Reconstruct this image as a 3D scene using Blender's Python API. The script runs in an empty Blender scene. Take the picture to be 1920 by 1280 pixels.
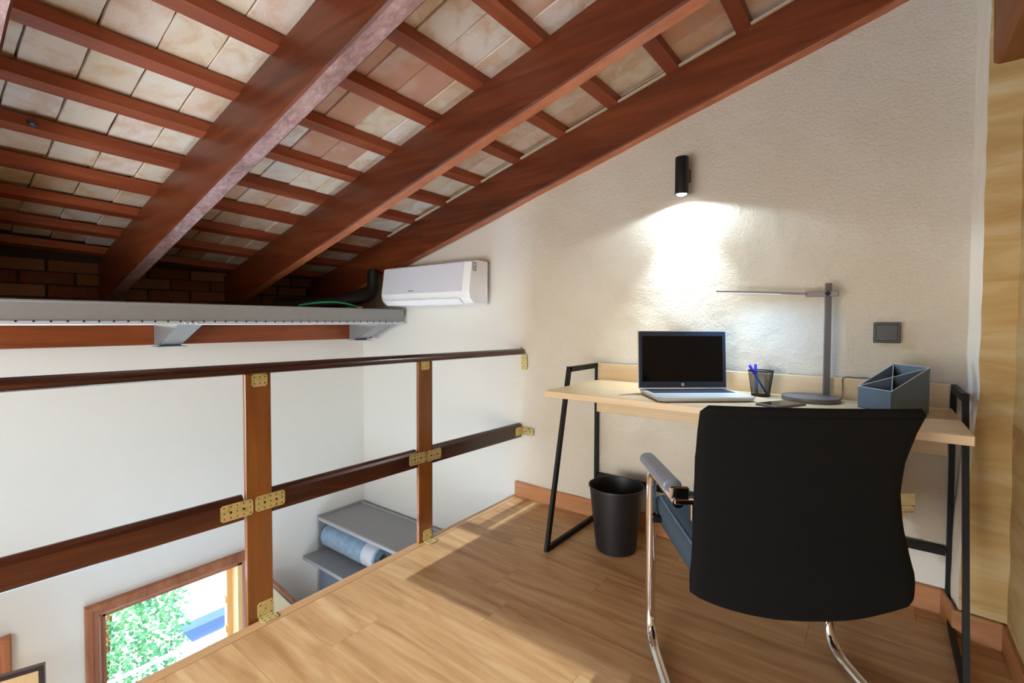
import bpy, bmesh, math, random
from mathutils import Vector, Matrix, noise
random.seed(7)
S = bpy.context.scene
COL = S.collection
PI = math.pi
rad = math.radians

# ------------------------------------------------------------------ camera
def setup_camera():
    yaw, pitch, roll, f, sy = rad(37.466), rad(1.646), rad(0.18), 901.5, -10.885
    fw = Vector((-math.sin(yaw)*math.cos(pitch), math.cos(yaw)*math.cos(pitch), -math.sin(pitch)))
    r = Vector((math.cos(yaw), math.sin(yaw), 0)); u = r.cross(fw)
    r2 = r*math.cos(roll)+u*math.sin(roll); u2 = -r*math.sin(roll)+u*math.cos(roll)
    cam = bpy.data.cameras.new('camera'); o = bpy.data.objects.new('camera', cam); COL.objects.link(o)
    m = Matrix((r2, u2, -fw)).transposed().to_4x4(); m.translation = Vector((0, 0, 1.06)); o.matrix_world = m
    cam.sensor_width = 36; cam.lens = f/1920*36; cam.shift_y = sy/1920*1.0
    cam.clip_start = .02; cam.clip_end = 200
    S.camera = o
setup_camera()

# ------------------------------------------------------------------ light
W = bpy.data.worlds.new('World'); S.world = W; W.use_nodes = True
nt = W.node_tree; nt.nodes.clear()
sky = nt.nodes.new('ShaderNodeTexSky'); sky.sky_type = 'NISHITA'; sky.sun_disc = False
sky.sun_elevation = rad(40); sky.sun_rotation = rad(180); sky.dust_density = .6; sky.air_density = 1.3; sky.ozone_density = 2.5
bg = nt.nodes.new('ShaderNodeBackground'); bg.inputs[1].default_value = 1.3
wo = nt.nodes.new('ShaderNodeOutputWorld')
nt.links.new(sky.outputs[0], bg.inputs[0]); nt.links.new(bg.outputs[0], wo.inputs[0])
TAN = .42      # sun elevation tangent
DX = -.04      # sun drift per metre
def lamp(name, kind, loc, direction, energy, color=(1, 1, 1), **kw):
    l = bpy.data.lights.new(name, kind); l.energy = energy; l.color = color
    for k, v in kw.items(): setattr(l, k, v)
    o = bpy.data.objects.new(name, l); COL.objects.link(o); o.location = loc
    o.rotation_euler = Vector(direction).to_track_quat('-Z', 'Y').to_euler(); return o
lamp('sun', 'SUN', (0, -6, 4), (DX, 1, -TAN), 6.0, (.78, .91, 1.0), angle=rad(.2))
# added fill areas: low behind the camera, and facing up from the lower floor
lamp('fill_loft', 'AREA', (-1.15, -1.60, .50), (-.04, 1, .75), 98, (.84, .92, 1), shape='RECTANGLE', size=2.6, size_y=1.0)
lamp('fill_lower', 'AREA', (-2.35, .2, -2.35), (-.12, .05, 1), 72, (.46, .72, 1.0), shape='RECTANGLE', size=1.0, size_y=3.2)
vs = S.view_settings
vs.view_transform = 'Standard'; vs.look = 'None'; vs.gamma = 1; vs.use_curve_mapping = False
vs.exposure = 0.06
S.cycles.use_denoising = True
S.cycles.max_bounces = 10; S.cycles.diffuse_bounces = 6; S.cycles.caustics_reflective = False
S.cycles.sample_clamp_indirect = 6

# ------------------------------------------------------------------ helpers
def srgb(r, g, b):
    def c(v):
        v /= 255
        return v/12.92 if v <= .04045 else ((v+.055)/1.055)**2.4
    return (c(r), c(g), c(b), 1)
MX = {}
def wm(o): return MX.get(o.name, Matrix.Identity(4))
def props(o, label=None, cat=None, group=None, kind=None):
    if label: o['label'] = label
    if cat: o['category'] = cat
    if group: o['group'] = group
    if kind: o['kind'] = kind
    return o
def thing(name, loc, label, cat, rz=0, group=None):
    o = bpy.data.objects.new(name, None); COL.objects.link(o)
    o.location = loc; o.rotation_euler = (0, 0, rz); o.empty_display_size = .05
    MX[o.name] = Matrix.Translation(loc) @ Matrix.Rotation(rz, 4, 'Z')
    return props(o, label, cat, group)
def obj(name, bm, mat, parent=None, local=False, smooth=False, kind=None, label=None):
    """one mesh object; bm in world coordinates unless local"""
    me = bpy.data.meshes.new(name)
    if isinstance(bm, tuple):
        me.from_pydata(*bm); 
        if parent and not local: me.transform(wm(parent).inverted())
    else:
        if parent and not local: bm.transform(wm(parent).inverted())
        bmesh.ops.recalc_face_normals(bm, faces=bm.faces)
        bm.to_mesh(me); bm.free()
    mats = mat if isinstance(mat, (list, tuple)) else [mat]
    for m in mats: me.materials.append(m)
    if smooth:
        me.shade_smooth()
        if smooth != 'all': me.set_sharp_from_angle(angle=rad(35))
    o = bpy.data.objects.new(name, me); COL.objects.link(o)
    MX[o.name] = wm(parent) if parent else Matrix.Identity(4)
    if parent: o.parent = parent
    return props(o, label, kind=kind)
def struct(name, bm, mat, smooth=False): return obj(name, bm, mat, None, smooth=smooth, kind='structure')
def box(x0, x1, y0, y1, z0, z1, bev=0, bm=None, seg=1, m=0):
    n = bmesh.new()
    vs_ = [n.verts.new((x, y, z)) for x in (x0, x1) for y in (y0, y1) for z in (z0, z1)]
    for f in ((0, 1, 3, 2), (4, 6, 7, 5), (0, 4, 5, 1), (2, 3, 7, 6), (0, 2, 6, 4), (1, 5, 7, 3)):
        n.faces.new([vs_[i] for i in f])
    bmesh.ops.recalc_face_normals(n, faces=n.faces)
    if bev: bmesh.ops.bevel(n, geom=list(n.edges), offset=bev, segments=seg, affect='EDGES', profile=.5)
    for f in n.faces: f.material_index = m
    return join(bm, n)
def join(bm, n):
    if bm is None: return n
    me = bpy.data.meshes.new('tmp'); n.to_mesh(me); n.free(); bm.from_mesh(me); bpy.data.meshes.remove(me); return bm
def prism(pts, a, b, axis='Y', bev=0, bm=None, seg=1):
    """pts 2D polygon in the plane perpendicular to axis (X:(y,z) Y:(x,z) Z:(x,y))"""
    def P(p, t): return {'X': (t, p[0], p[1]), 'Y': (p[0], t, p[1]), 'Z': (p[0], p[1], t)}[axis]
    n = bmesh.new()
    A = [n.verts.new(P(p, a)) for p in pts]; B = [n.verts.new(P(p, b)) for p in pts]
    n.faces.new(A); n.faces.new(B[::-1])
    for i in range(len(pts)):
        j = (i+1) % len(pts); n.faces.new((A[i], B[i], B[j], A[j]))
    bmesh.ops.recalc_face_normals(n, faces=n.faces)
    if bev: bmesh.ops.bevel(n, geom=list(n.edges), offset=bev, segments=seg, affect='EDGES', profile=.5)
    return join(bm, n)
def tube(path, r, seg=12, bm=None, cap=True, flat=1.0, sq=False):
    n = bmesh.new(); path = [Vector(p) for p in path]; rings = []
    up = Vector((0, 0, 1))
    t0 = (path[1]-path[0]).normalized()
    if abs(t0.dot(up)) > .9: up = Vector((0, 1, 0))
    side = t0.cross(up).normalized()
    for i, p in enumerate(path):
        if i == 0: t = path[1]-path[0]
        elif i == len(path)-1: t = path[-1]-path[-2]
        else: t = (path[i+1]-p).normalized()+(p-path[i-1]).normalized()
        t.normalize(); side = (side-t*side.dot(t)).normalized(); v = t.cross(side)
        rr = r[i] if isinstance(r, (list, tuple)) else r
        off = PI/4 if sq else 0; k = 4 if sq else seg
        rings.append([n.verts.new(p+(side*math.cos(off+2*PI*j/k)*flat+v*math.sin(off+2*PI*j/k))*rr*(1.414 if sq else 1)) for j in range(k)])
    k = len(rings[0])
    for a, b in zip(rings, rings[1:]):
        for j in range(k): n.faces.new((a[j], a[(j+1) % k], b[(j+1) % k], b[j]))
    if cap: n.faces.new(rings[0][::-1]); n.faces.new(rings[-1])
    return join(bm, n)
def lathe(prof, c=(0, 0, 0), seg=40, bm=None, axis='Z'):
    n = bmesh.new(); rings = []
    for r, z in prof:
        rings.append([n.verts.new({'Z': (c[0]+r*math.cos(a), c[1]+r*math.sin(a), c[2]+z),
                                   'X': (c[0]+z, c[1]+r*math.cos(a), c[2]+r*math.sin(a)),
                                   'Y': (c[0]+r*math.cos(a), c[1]+z, c[2]+r*math.sin(a))}[axis])
                      for a in [2*PI*j/seg for j in range(seg)]])
    for a, b in zip(rings, rings[1:]):
        for j in range(seg): n.faces.new((a[j], a[(j+1) % seg], b[(j+1) % seg], b[j]))
    if prof[0][0] > 1e-6: n.faces.new(rings[0][::-1])
    if prof[-1][0] > 1e-6: n.faces.new(rings[-1])
    bmesh.ops.remove_doubles(n, verts=n.verts, dist=1e-6)
    return join(bm, n)
def arc(pts, rr, n=6):
    """polyline with rounded corners"""
    pts = [Vector(p) for p in pts]; out = [pts[0]]
    for i in range(1, len(pts)-1):
        p = pts[i]; a = (pts[i-1]-p); b = (pts[i+1]-p); r = min(rr, a.length*.49, b.length*.49)
        a.normalize(); b.normalize(); A = p+a*r; B = p+b*r
        for k in range(n+1):
            t = k/n; out.append(A*(1-t)**2+p*2*t*(1-t)+B*t*t)
    out.append(pts[-1]); return out
def xf(bm, loc=(0, 0, 0), rz=0, rx=0, ry=0):
    bm.transform(Matrix.Translation(loc) @ Matrix.Rotation(rz, 4, 'Z') @ Matrix.Rotation(ry, 4, 'Y') @ Matrix.Rotation(rx, 4, 'X')); return bm
def grid_surface(us, vs_, fn):
    V = []; F = []
    for v in vs_:
        for u in us: V.append(fn(u, v))
    n = len(us)
    for j in range(len(vs_)-1):
        for i in range(n-1):
            F.append((j*n+i, j*n+i+1, (j+1)*n+i+1, (j+1)*n+i))
    return (V, [], F)
def rng(a, b, step):
    n = max(1, int(round((b-a)/step))); return [a+(b-a)*i/n for i in range(n+1)]
def smooth(a, b, x):
    t = min(1, max(0, (x-a)/(b-a))); return t*t*(3-2*t)
def nz(x, y, z=0, s=1): return noise.noise(Vector((x*s, y*s, z*s)))

# ------------------------------------------------------------------ materials
class NT:
    def __init__(s, name):
        s.m = bpy.data.materials.new(name); s.m.use_nodes = True; s.t = s.m.node_tree; s.b = s.t.nodes['Principled BSDF']
    def n(s, typ, **kw):
        o = s.t.nodes.new(typ)
        for k, v in kw.items():
            if k.startswith('i_'): o.inputs[k[2:].replace('_', ' ')].default_value = v
            else: setattr(o, k, v)
        return o
    def l(s, a, b): s.t.links.new(a, b)
    def ramp(s, fac, stops):
        r = s.n('ShaderNodeValToRGB'); e = r.color_ramp.elements
        while len(e) < len(stops): e.new(.5)
        for k, (p, c) in zip(e, stops): k.position = p; k.color = c
        s.l(fac, r.inputs[0]); return r.outputs[0]
    def coords(s, scale=(1, 1, 1), rnd=0, loc=(0, 0, 0)):
        tc = s.n('ShaderNodeTexCoord'); out = tc.outputs['Object']
        if rnd:
            oi = s.n('ShaderNodeObjectInfo'); mu = s.n('ShaderNodeMath', operation='MULTIPLY'); mu.inputs[1].default_value = rnd
            s.l(oi.outputs['Random'], mu.inputs[0]); ad = s.n('ShaderNodeVectorMath', operation='ADD')
            s.l(out, ad.inputs[0]); s.l(mu.outputs[0], ad.inputs[1]); out = ad.outputs[0]
        mp = s.n('ShaderNodeMapping'); mp.inputs['Scale'].default_value = scale; mp.inputs['Location'].default_value = loc
        s.l(out, mp.inputs[0]); return mp.outputs[0]
    def noise(s, vec, scale, detail=5, rough=.55, dist=0):
        k = s.n('ShaderNodeTexNoise'); k.inputs['Scale'].default_value = scale; k.inputs['Detail'].default_value = detail
        k.inputs['Roughness'].default_value = rough; k.inputs['Distortion'].default_value = dist
        s.l(vec, k.inputs['Vector']); return k.outputs['Fac']
    def mix(s, fac, a, b, mode='MIX'):
        m = s.n('ShaderNodeMix', data_type='RGBA', blend_type=mode)
        for i, v in ((0, fac), (6, a), (7, b)):
            if hasattr(v, 'links') or isinstance(v, bpy.types.NodeSocket): s.l(v, m.inputs[i])
            else: m.inputs[i].default_value = v
        return m.outputs[2]
    def bump(s, h, strength=.3, dist=.01, prev=None):
        b = s.n('ShaderNodeBump'); b.inputs['Strength'].default_value = strength; b.inputs['Distance'].default_value = dist
        s.l(h, b.inputs['Height'])
        if prev is not None: s.l(prev, b.inputs['Normal'])
        s.l(b.outputs[0], s.b.inputs['Normal']); return b.outputs[0]
    def set(s, **kw):
        for k, v in kw.items():
            i = s.b.inputs[k.replace('_', ' ')]
            if isinstance(v, bpy.types.NodeSocket): s.l(v, i)
            else: i.default_value = v
        return s.m
def plain(name, c, rough=.5, metal=0, bump=0, bs=200, var=.06, **kw):
    k = NT(name); co = k.coords(); n = k.noise(co, 30, 3)
    lo = tuple(v*(1-var) for v in c[:3])+(1,); hi = tuple(min(1, v*(1+var)) for v in c[:3])+(1,)
    k.set(Base_Color=k.ramp(n, [(.3, lo), (.7, hi)]), Roughness=rough, Metallic=metal)
    if bump: k.bump(k.noise(co, bs, 3), bump, .002)
    for a, v in kw.items(): k.b.inputs[a.replace('_', ' ')].default_value = v
    return k.m
def wood(name, dark, mid, light, axis='X', scale=1, rough=.38, rnd=13, bump=.15, streak=.09, spec=.5, fig=0, coat=0, knots=0):
    k = NT(name); sc = [1, 1, 1]; sc['XYZ'.index(axis)] = streak
    co = k.coords(tuple(v*scale for v in sc), rnd)
    a = k.noise(co, 26, 6, .6, .6); b = k.noise(co, 5, 3, .5, fig)
    base = k.ramp(a, [(.28, dark), (.5, mid), (.74, light)])
    base2 = k.ramp(b, [(.3, dark), (.5, mid), (.7, light)])
    c = k.mix(.45, base, base2)
    if knots:
        v = k.n('ShaderNodeTexVoronoi'); v.inputs['Scale'].default_value = knots
        s2 = [1, 1, 1]; s2['XYZ'.index(axis)] = .35
        k.l(k.coords(tuple(s2), rnd), v.inputs['Vector'])
        kn = k.ramp(v.outputs['Distance'], [(.0, (1, 1, 1, 1)), (.13, (0, 0, 0, 1))])
        c = k.mix(kn, c, tuple(x*.35 for x in dark[:3])+(1,))
    k.set(Base_Color=c, Roughness=rough)
    k.b.inputs['Specular IOR Level'].default_value = spec
    if coat: k.b.inputs['Coat Weight'].default_value = coat; k.b.inputs['Coat Roughness'].default_value = .18
    k.bump(a, bump, .002)
    return k.m
def plaster(name, c1, c2, bump=.5, s1=45, s2=180, dist=.006, rough=.9, streak=(1, 1, 1), big=1.5):
    k = NT(name); co = k.coords(streak); a = k.noise(co, s1, 6, .65); b = k.noise(co, s2, 3, .5); g = k.noise(co, big, 3)
    c = k.mix(.5, k.ramp(g, [(.35, c1), (.65, c2)]), k.ramp(a, [(.3, c1), (.7, c2)]))
    k.set(Base_Color=c, Roughness=rough)
    p = k.bump(a, bump, dist); k.bump(b, bump*.5, dist*.3, p)
    return k.m

M = {}
M['beam'] = wood('dark stained beam wood', srgb(58, 24, 9), srgb(100, 44, 18), srgb(134, 68, 32), 'X', 1.0, .42, bump=.3, knots=2.2)
M['sawn'] = wood('rough sawn underlit beam wood', srgb(104, 74, 72), srgb(160, 126, 124), srgb(206, 178, 178), 'X', 2.2, .6, bump=1.0, streak=.55)  # rough-sawn speckle; the paler tone also paints in light from below
M['underlit'] = wood('orange planed beam wood', srgb(146, 78, 48), srgb(186, 108, 70), srgb(210, 136, 96), 'X', 1.3, .5, bump=.5, streak=.3)  # lighter orange paints the light from below into the undersides
M['batten'] = wood('stained batten wood', srgb(104, 46, 26), srgb(146, 72, 42), srgb(178, 98, 60), 'Y', 1.0, .45, bump=.35)
M['rail'] = wood('varnished dark rail wood', srgb(30, 11, 6), srgb(54, 22, 13), srgb(100, 46, 22), 'Y', 1.2, .22, coat=.5, bump=.08)
M['post'] = wood('varnished brown post wood', srgb(78, 41, 15), srgb(112, 63, 24), srgb(138, 84, 36), 'Z', 1.0, .26, coat=.4, bump=.06)
M['wplate'] = wood('reddish lintel wood', srgb(92, 40, 18), srgb(136, 66, 30), srgb(160, 84, 42), 'Y', 1.0, .32, bump=.1)
M['winwood'] = wood('reddish window frame wood', srgb(120, 66, 42), srgb(160, 98, 66), srgb(186, 126, 92), 'Z', 1.3, .3, bump=.1)
M['winwoodh'] = wood('reddish window head wood', srgb(120, 66, 42), srgb(160, 98, 66), srgb(186, 126, 92), 'Y', 1.3, .3, bump=.1)
M['pine'] = wood('pale pine', srgb(214, 160, 96), srgb(232, 184, 120), srgb(244, 204, 146), 'Z', 1.0, .4, bump=.05)
M['floor'] = wood('oak laminate', srgb(140, 98, 56), srgb(186, 144, 98), srgb(206, 172, 126), 'X', 1.0, .42, rnd=29, bump=.08, streak=.12, fig=3.5, spec=.35)
M['nose'] = wood('oak edge strip', srgb(160, 116, 74), srgb(182, 138, 94), srgb(198, 158, 112), 'Y', 1.0, .38, bump=.05)
M['skirt'] = wood('oak skirting', srgb(140, 88, 52), srgb(176, 118, 76), srgb(196, 142, 98), 'X', 1.2, .45, bump=.06, fig=1.5)
M['skirty'] = wood('oak skirting return', srgb(140, 88, 52), srgb(176, 118, 76), srgb(196, 142, 98), 'Y', 1.2, .45, bump=.06, fig=1.5)
M['desk'] = wood('light oak desk board', srgb(182, 152, 114), srgb(204, 176, 138), srgb(216, 192, 156), 'X', 1.3, .42, bump=.05, streak=.05)
M['black'] = plain('black powder coat', srgb(12, 11, 11), .55, bump=.1, bs=600, Specular_IOR_Level=.25)
M['graphite'] = plain('graphite aluminium', srgb(104, 98, 98), .42, .15)
M['plastic'] = plain('black plastic', srgb(17, 16, 17), .5)
M['switch'] = plain('black switch plastic', srgb(18, 20, 24), .35)
M['chrome'] = plain('chrome', (.86, .86, .87, 1), .05, 1, var=.01)
M['acwhite'] = plain('white casing plastic', srgb(240, 240, 242), .3, var=.01)
M['acpanel'] = plain('glossy front panel', srgb(222, 224, 234), .12, var=.01)
M['ink'] = plain('grey print', srgb(70, 72, 78), .6)
M['steel'] = plain('grey painted steel', srgb(150, 150, 150), .4, .25, var=.04)
M['steel_lit'] = plain('steel lit from below', srgb(200, 204, 214), .35, .2, var=.03)  # steel made paler to paint in light from the window below
M['hole'] = plain('dark hole', srgb(20, 16, 12), .8)
M['green'] = plain('green hose rubber', srgb(20, 150, 100), .4)
M['grey_board'] = plain('grey cabinet board', srgb(142, 142, 142), .5, var=.03)
M['grey_edge'] = plain('grey cabinet edge', srgb(160, 158, 158), .5, var=.03)
M['silver'] = plain('silver aluminium', srgb(206, 208, 210), .35, .45, var=.01)
M['bezel'] = plain('dark bezel', srgb(36, 44, 58), .3)
M['keys'] = plain('dark keys', srgb(40, 46, 58), .45)
M['screen'] = plain('screen glass', srgb(6, 6, 8), .1, var=.2, Specular_IOR_Level=.25)
M['whitemark'] = plain('pale mark', srgb(215, 225, 235), .4)
M['slate'] = plain('slate blue board', srgb(92, 106, 120), .5, bump=.1, bs=500)
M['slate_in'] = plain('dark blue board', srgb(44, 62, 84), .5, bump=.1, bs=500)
M['whiteedge'] = plain('pale cut edge', srgb(190, 200, 206), .5)
M['pen_cap'] = plain('blue pen cap', srgb(52, 50, 225), .3)
M['pen'] = plain('blue pen barrel', srgb(20, 110, 205), .25)
M['white_wall'] = plaster('smooth white plaster', srgb(226, 223, 216), srgb(230, 227, 221), .03, 20, 90, .003)
M['lower'] = plain('pale lower room floor', srgb(200, 180, 150), .6)
M['outwall'] = plain('white rendered house wall', srgb(240, 238, 232), .9)
M['outblue'] = plain('grey blue awning', srgb(90, 112, 150), .5)
M['railing'] = plain('white metal railing', srgb(235, 238, 240), .4)
M['tower'] = None

def mat_brass():
    k = NT('yellow zinc plate'); co = k.coords(); n = k.noise(co, 60, 4, .6, 1)
    k.set(Base_Color=k.ramp(n, [(.35, srgb(176, 172, 96)), (.5, srgb(214, 196, 130)), (.65, srgb(226, 188, 146))]), Metallic=.55, Roughness=.34); return k.m
M['brass'] = mat_brass()
def mat_tile():
    k = NT('clay roof tile'); oi = k.n('ShaderNodeObjectInfo')
    base = k.ramp(oi.outputs['Random'], [(0, srgb(226, 208, 178)), (.25, srgb(232, 218, 198)), (.42, srgb(228, 200, 172)), (.58, srgb(234, 226, 218)),
                                         (.74, srgb(218, 184, 156)), (.86, srgb(206, 156, 134)), (1, srgb(196, 150, 130))])
    co = k.coords((1, 1, 1), 17); a = k.noise(co, 9, 5, .6, .8); b = k.noise(co, 60, 5, .7)
    c = k.mix(k.ramp(a, [(.45, (0, 0, 0, 1)), (.72, (.8, .8, .8, 1))]), base, srgb(206, 160, 112))
    c = k.mix(k.ramp(k.noise(co, 5, 2), [(.5, (0, 0, 0, 1)), (.75, (.6, .6, .6, 1))]), c, srgb(236, 230, 222))
    c = k.mix(k.ramp(b, [(.24, (.8, .8, .8, 1)), (.31, (0, 0, 0, 1))]), c, srgb(110, 84, 64))
    k.set(Base_Color=c, Roughness=.85); k.bump(b, .35, .004); return k.m
M['tile'] = mat_tile()
M['mortar'] = plain('dark mortar', srgb(120, 104, 84), .95)
M['mortar_pale'] = plain('pale mortar', srgb(206, 190, 160), .95, bump=.5, bs=80)
def mat_brick():
    k = NT('dark red brick'); oi = k.n('ShaderNodeObjectInfo'); co = k.coords((1, 1, 1), 11)
    b = k.ramp(oi.outputs['Random'], [(0, srgb(120, 62, 42)), (.5, srgb(140, 88, 64)), (1, srgb(150, 110, 84))])
    n = k.noise(co, 25, 5, .7); k.set(Base_Color=k.mix(k.ramp(n, [(.4, (0, 0, 0, 1)), (.7, (.6, .6, .6, 1))]), b, srgb(120, 96, 74)), Roughness=.95)
    k.bump(n, .6, .006); return k.m
M['brick'] = mat_brick()
def mat_rough_wall():
    k = NT('rough trowelled plaster'); co = k.coords((1, 1, 1)); cs = k.coords((1, 1, 1.15))
    a = k.noise(cs, 75, 6, .7, .3); b = k.noise(co, 200, 3, .6); big = k.noise(co, 2.2, 3)
    sep = k.n('ShaderNodeSeparateXYZ'); k.l(k.n('ShaderNodeTexCoord').outputs['Object'], sep.inputs[0])
    mr = k.n('ShaderNodeMapRange'); k.l(sep.outputs[0], mr.inputs[0]); mr.inputs[1].default_value = -1.95; mr.inputs[2].default_value = -1.5
    mr.interpolation_type = 'SMOOTHSTEP'
    mu = k.n('ShaderNodeMath', operation='MULTIPLY'); k.l(mr.outputs[0], mu.inputs[0])
    # the smoother repaired patch low on the right
    pm = k.n('ShaderNodeMath', operation='ADD'); k.l(sep.outputs[2], pm.inputs[0])
    pn = k.n('ShaderNodeMath', operation='MULTIPLY_ADD'); k.l(k.noise(co, 9, 4), pn.inputs[0]); pn.inputs[1].default_value = .45; pn.inputs[2].default_value = -.22
    k.l(pn.outputs[0], pm.inputs[1])
    px = k.n('ShaderNodeMath', operation='MULTIPLY_ADD'); k.l(sep.outputs[0], px.inputs[0]); px.inputs[1].default_value = 1.3; px.inputs[2].default_value = 0
    ps = k.n('ShaderNodeMath', operation='ADD'); k.l(pm.outputs[0], ps.inputs[0]); k.l(px.outputs[0], ps.inputs[1])
    m2 = k.n('ShaderNodeMapRange'); k.l(ps.outputs[0], m2.inputs[0]); m2.inputs[1].default_value = .40; m2.inputs[2].default_value = .46
    m3 = k.n('ShaderNodeMapRange'); k.l(sep.outputs[0], m3.inputs[0]); m3.inputs[1].default_value = -.35; m3.inputs[2].default_value = -.25; m3.inputs[3].default_value = 1; m3.inputs[4].default_value = 0
    mm = k.n('ShaderNodeMath', operation='MAXIMUM'); k.l(m2.outputs[0], mm.inputs[0]); k.l(m3.outputs[0], mm.inputs[1]); k.l(mm.outputs[0], mu.inputs[1])
    c = k.mix(k.ramp(big, [(.35, (0, 0, 0, 1)), (.65, (1, 1, 1, 1))]), srgb(212, 200, 180), srgb(218, 208, 192))
    c = k.mix(mu.outputs[0], srgb(222, 218, 210), c)
    k.set(Base_Color=c, Roughness=.92)
    h = k.n('ShaderNodeMath', operation='MULTIPLY'); k.l(a, h.inputs[0]); k.l(mu.outputs[0], h.inputs[1])
    h2 = k.n('ShaderNodeMath', operation='MULTIPLY'); k.l(b, h2.inputs[0]); k.l(mu.outputs[0], h2.inputs[1])
    p = k.bump(h.outputs[0], 1.0, .008); k.bump(h2.outputs[0], .4, .0025, p); return k.m
M['rough_wall'] = mat_rough_wall()
def mat_ochre():
    k = NT('ochre limewashed wall'); co = k.coords((1, 1, 5)); cu = k.coords()
    a = k.noise(co, 2.4, 5, .6, .6); b = k.noise(cu, 50, 5, .6)
    c = k.ramp(a, [(.3, srgb(168, 134, 78)), (.5, srgb(188, 158, 106)), (.7, srgb(200, 180, 140))])
    k.set(Base_Color=c, Roughness=.9); p = k.bump(a, .25, .012); k.bump(b, .35, .004, p); return k.m
M['ochre'] = mat_ochre()
M['lit_lip'] = plaster('plaster whitened by light', srgb(236, 230, 216), srgb(244, 240, 230), .5, 40, 160, .006)  # white tone paints in the light this return face catches
def mat_fabric(name, c1, c2):
    k = NT(name); co = k.coords()
    w1 = k.n('ShaderNodeTexWave'); w1.inputs['Scale'].default_value = 260; w1.bands_direction = 'X'; k.l(co, w1.inputs['Vector'])
    w2 = k.n('ShaderNodeTexWave'); w2.inputs['Scale'].default_value = 260; w2.bands_direction = 'Z'; k.l(co, w2.inputs['Vector'])
    n = k.noise(co, 300, 3); mx = k.n('ShaderNodeMath', operation='MULTIPLY'); k.l(w1.outputs['Fac'], mx.inputs[0]); k.l(w2.outputs['Fac'], mx.inputs[1])
    k.set(Base_Color=k.ramp(n, [(.3, c1), (.7, c2)]), Roughness=.9); k.b.inputs['Specular IOR Level'].default_value = .2
    k.bump(mx.outputs[0], .12, .001); return k.m
M['fabric'] = mat_fabric('black woven upholstery', srgb(8, 8, 9), srgb(14, 13, 14))
M['seatfab'] = mat_fabric('dark blue grey upholstery', srgb(56, 68, 80), srgb(72, 86, 100))
def mat_towel(name, c1, c2):
    k = NT(name); co = k.coords(); n = k.noise(co, 160, 4, .7); m = k.noise(co, 25, 3)
    k.set(Base_Color=k.mix(.5, k.ramp(n, [(.3, c1), (.7, c2)]), k.ramp(m, [(.35, c1), (.65, c2)])), Roughness=1)
    k.b.inputs['Sheen Weight'].default_value = .4; k.bump(n, .9, .006); return k.m
M['towel'] = mat_towel('blue terry', srgb(116, 150, 180), srgb(164, 194, 214))
M['towel_band'] = mat_towel('white towel band', srgb(214, 220, 230), srgb(236, 240, 246))
def mat_mesh():
    k = NT('black wire mesh'); co = k.coords()
    k.set(Base_Color=srgb(24, 24, 28), Roughness=.4, Metallic=.6)
    return k.m
M['wire'] = mat_mesh()
def mat_glass():
    k = NT('window glass'); k.set(Base_Color=(1, 1, 1, 1), Roughness=0); k.b.inputs['Transmission Weight'].default_value = 1; k.b.inputs['IOR'].default_value = 1.02
    return k.m
M['glass'] = mat_glass()
def mat_leaf():
    k = NT('ivy leaf'); oi = k.n('ShaderNodeNewGeometry'); n = k.noise(k.coords(), 3, 2)
    k.set(Base_Color=k.ramp(n, [(.3, srgb(70, 140, 96)), (.6, srgb(130, 190, 120))]), Roughness=.5)
    return k.m
M['leaf'] = mat_leaf()
def emit(name, c, s):
    k = NT(name); k.set(Base_Color=(0, 0, 0, 1), Emission_Color=c, Emission_Strength=s); return k.m

# ------------------------------------------------------------------ roof geometry
def ztop(x, y=1.6): return 2.449+(.2655-.018*min(2, max(0, 1.6-y)))*x   # underside of the battens; the old roof is slightly twisted
BAT_H = .042
XL, YW, XR = -3.33, 2.345, .345
# ceiling: mortar deck with clay tiles and battens as its pieces
XB0, XB1, YB0, YB1 = -4.05, .60, -1.8, 2.60
def hexa(p0, p1):
    """two end polygons -> closed solid"""
    bm = bmesh.new(); A = [bm.verts.new(p) for p in p0]; B = [bm.verts.new(p) for p in p1]; n = len(A)
    bm.faces.new(A); bm.faces.new(B[::-1])
    for i in range(n): bm.faces.new((A[i], B[i], B[(i+1) % n], A[(i+1) % n]))
    return bm
def slab(x0, x1, y0, y1, o0, o1):
    bm = None
    ys = [y0+(y1-y0)*i/6 for i in range(7)]
    for a, b in zip(ys, ys[1:]):
        E_ = lambda y: [(x0, y, ztop(x0, y)+o0), (x1, y, ztop(x1, y)+o0), (x1, y, ztop(x1, y)+o1), (x0, y, ztop(x0, y)+o1)]
        bm = join(bm, hexa(E_(a), E_(b)))
    return bm
ceiling = struct('ceiling', slab(XB0, XB1, YB0, YB1, BAT_H+.014, BAT_H+.09), M['mortar'])
bat_x = [-.797+.3038*k for k in range(-10, 5)]
proto = None
def tile_mesh(w, l, jag):
    bm = bmesh.new(); n = 4
    top = []; bot = []
    pts = []
    for i in range(n): pts.append((-w/2+w*i/n, -l/2))
    for i in range(n): pts.append((w/2, -l/2+l*i/n))
    for i in range(n): pts.append((w/2-w*i/n, l/2))
    for i in range(n): pts.append((-w/2, l/2-l*i/n))
    pts = [(x+random.uniform(-jag, jag), y+random.uniform(-jag, jag)) for x, y in pts]
    A = [bm.verts.new((x*.985, y*.985, 0)) for x, y in pts]; B = [bm.verts.new((x, y, .004)) for x, y in pts]; Cc = [bm.verts.new((x, y, .016)) for x, y in pts]
    bm.faces.new(A[::-1]); k = len(pts)
    for P_, Q in ((A, B), (B, Cc)):
        for i in range(k): bm.faces.new((P_[i], P_[(i+1) % k], Q[(i+1) % k], Q[i]))
    me = bpy.data.meshes.new('roof_tile'); bm.to_mesh(me); bm.free(); me.materials.append(M['tile']); return me
SL = math.atan(.264)
tmesh = [tile_mesh(.298/math.cos(SL), .1512, .0018) for _ in range(7)]
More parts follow.
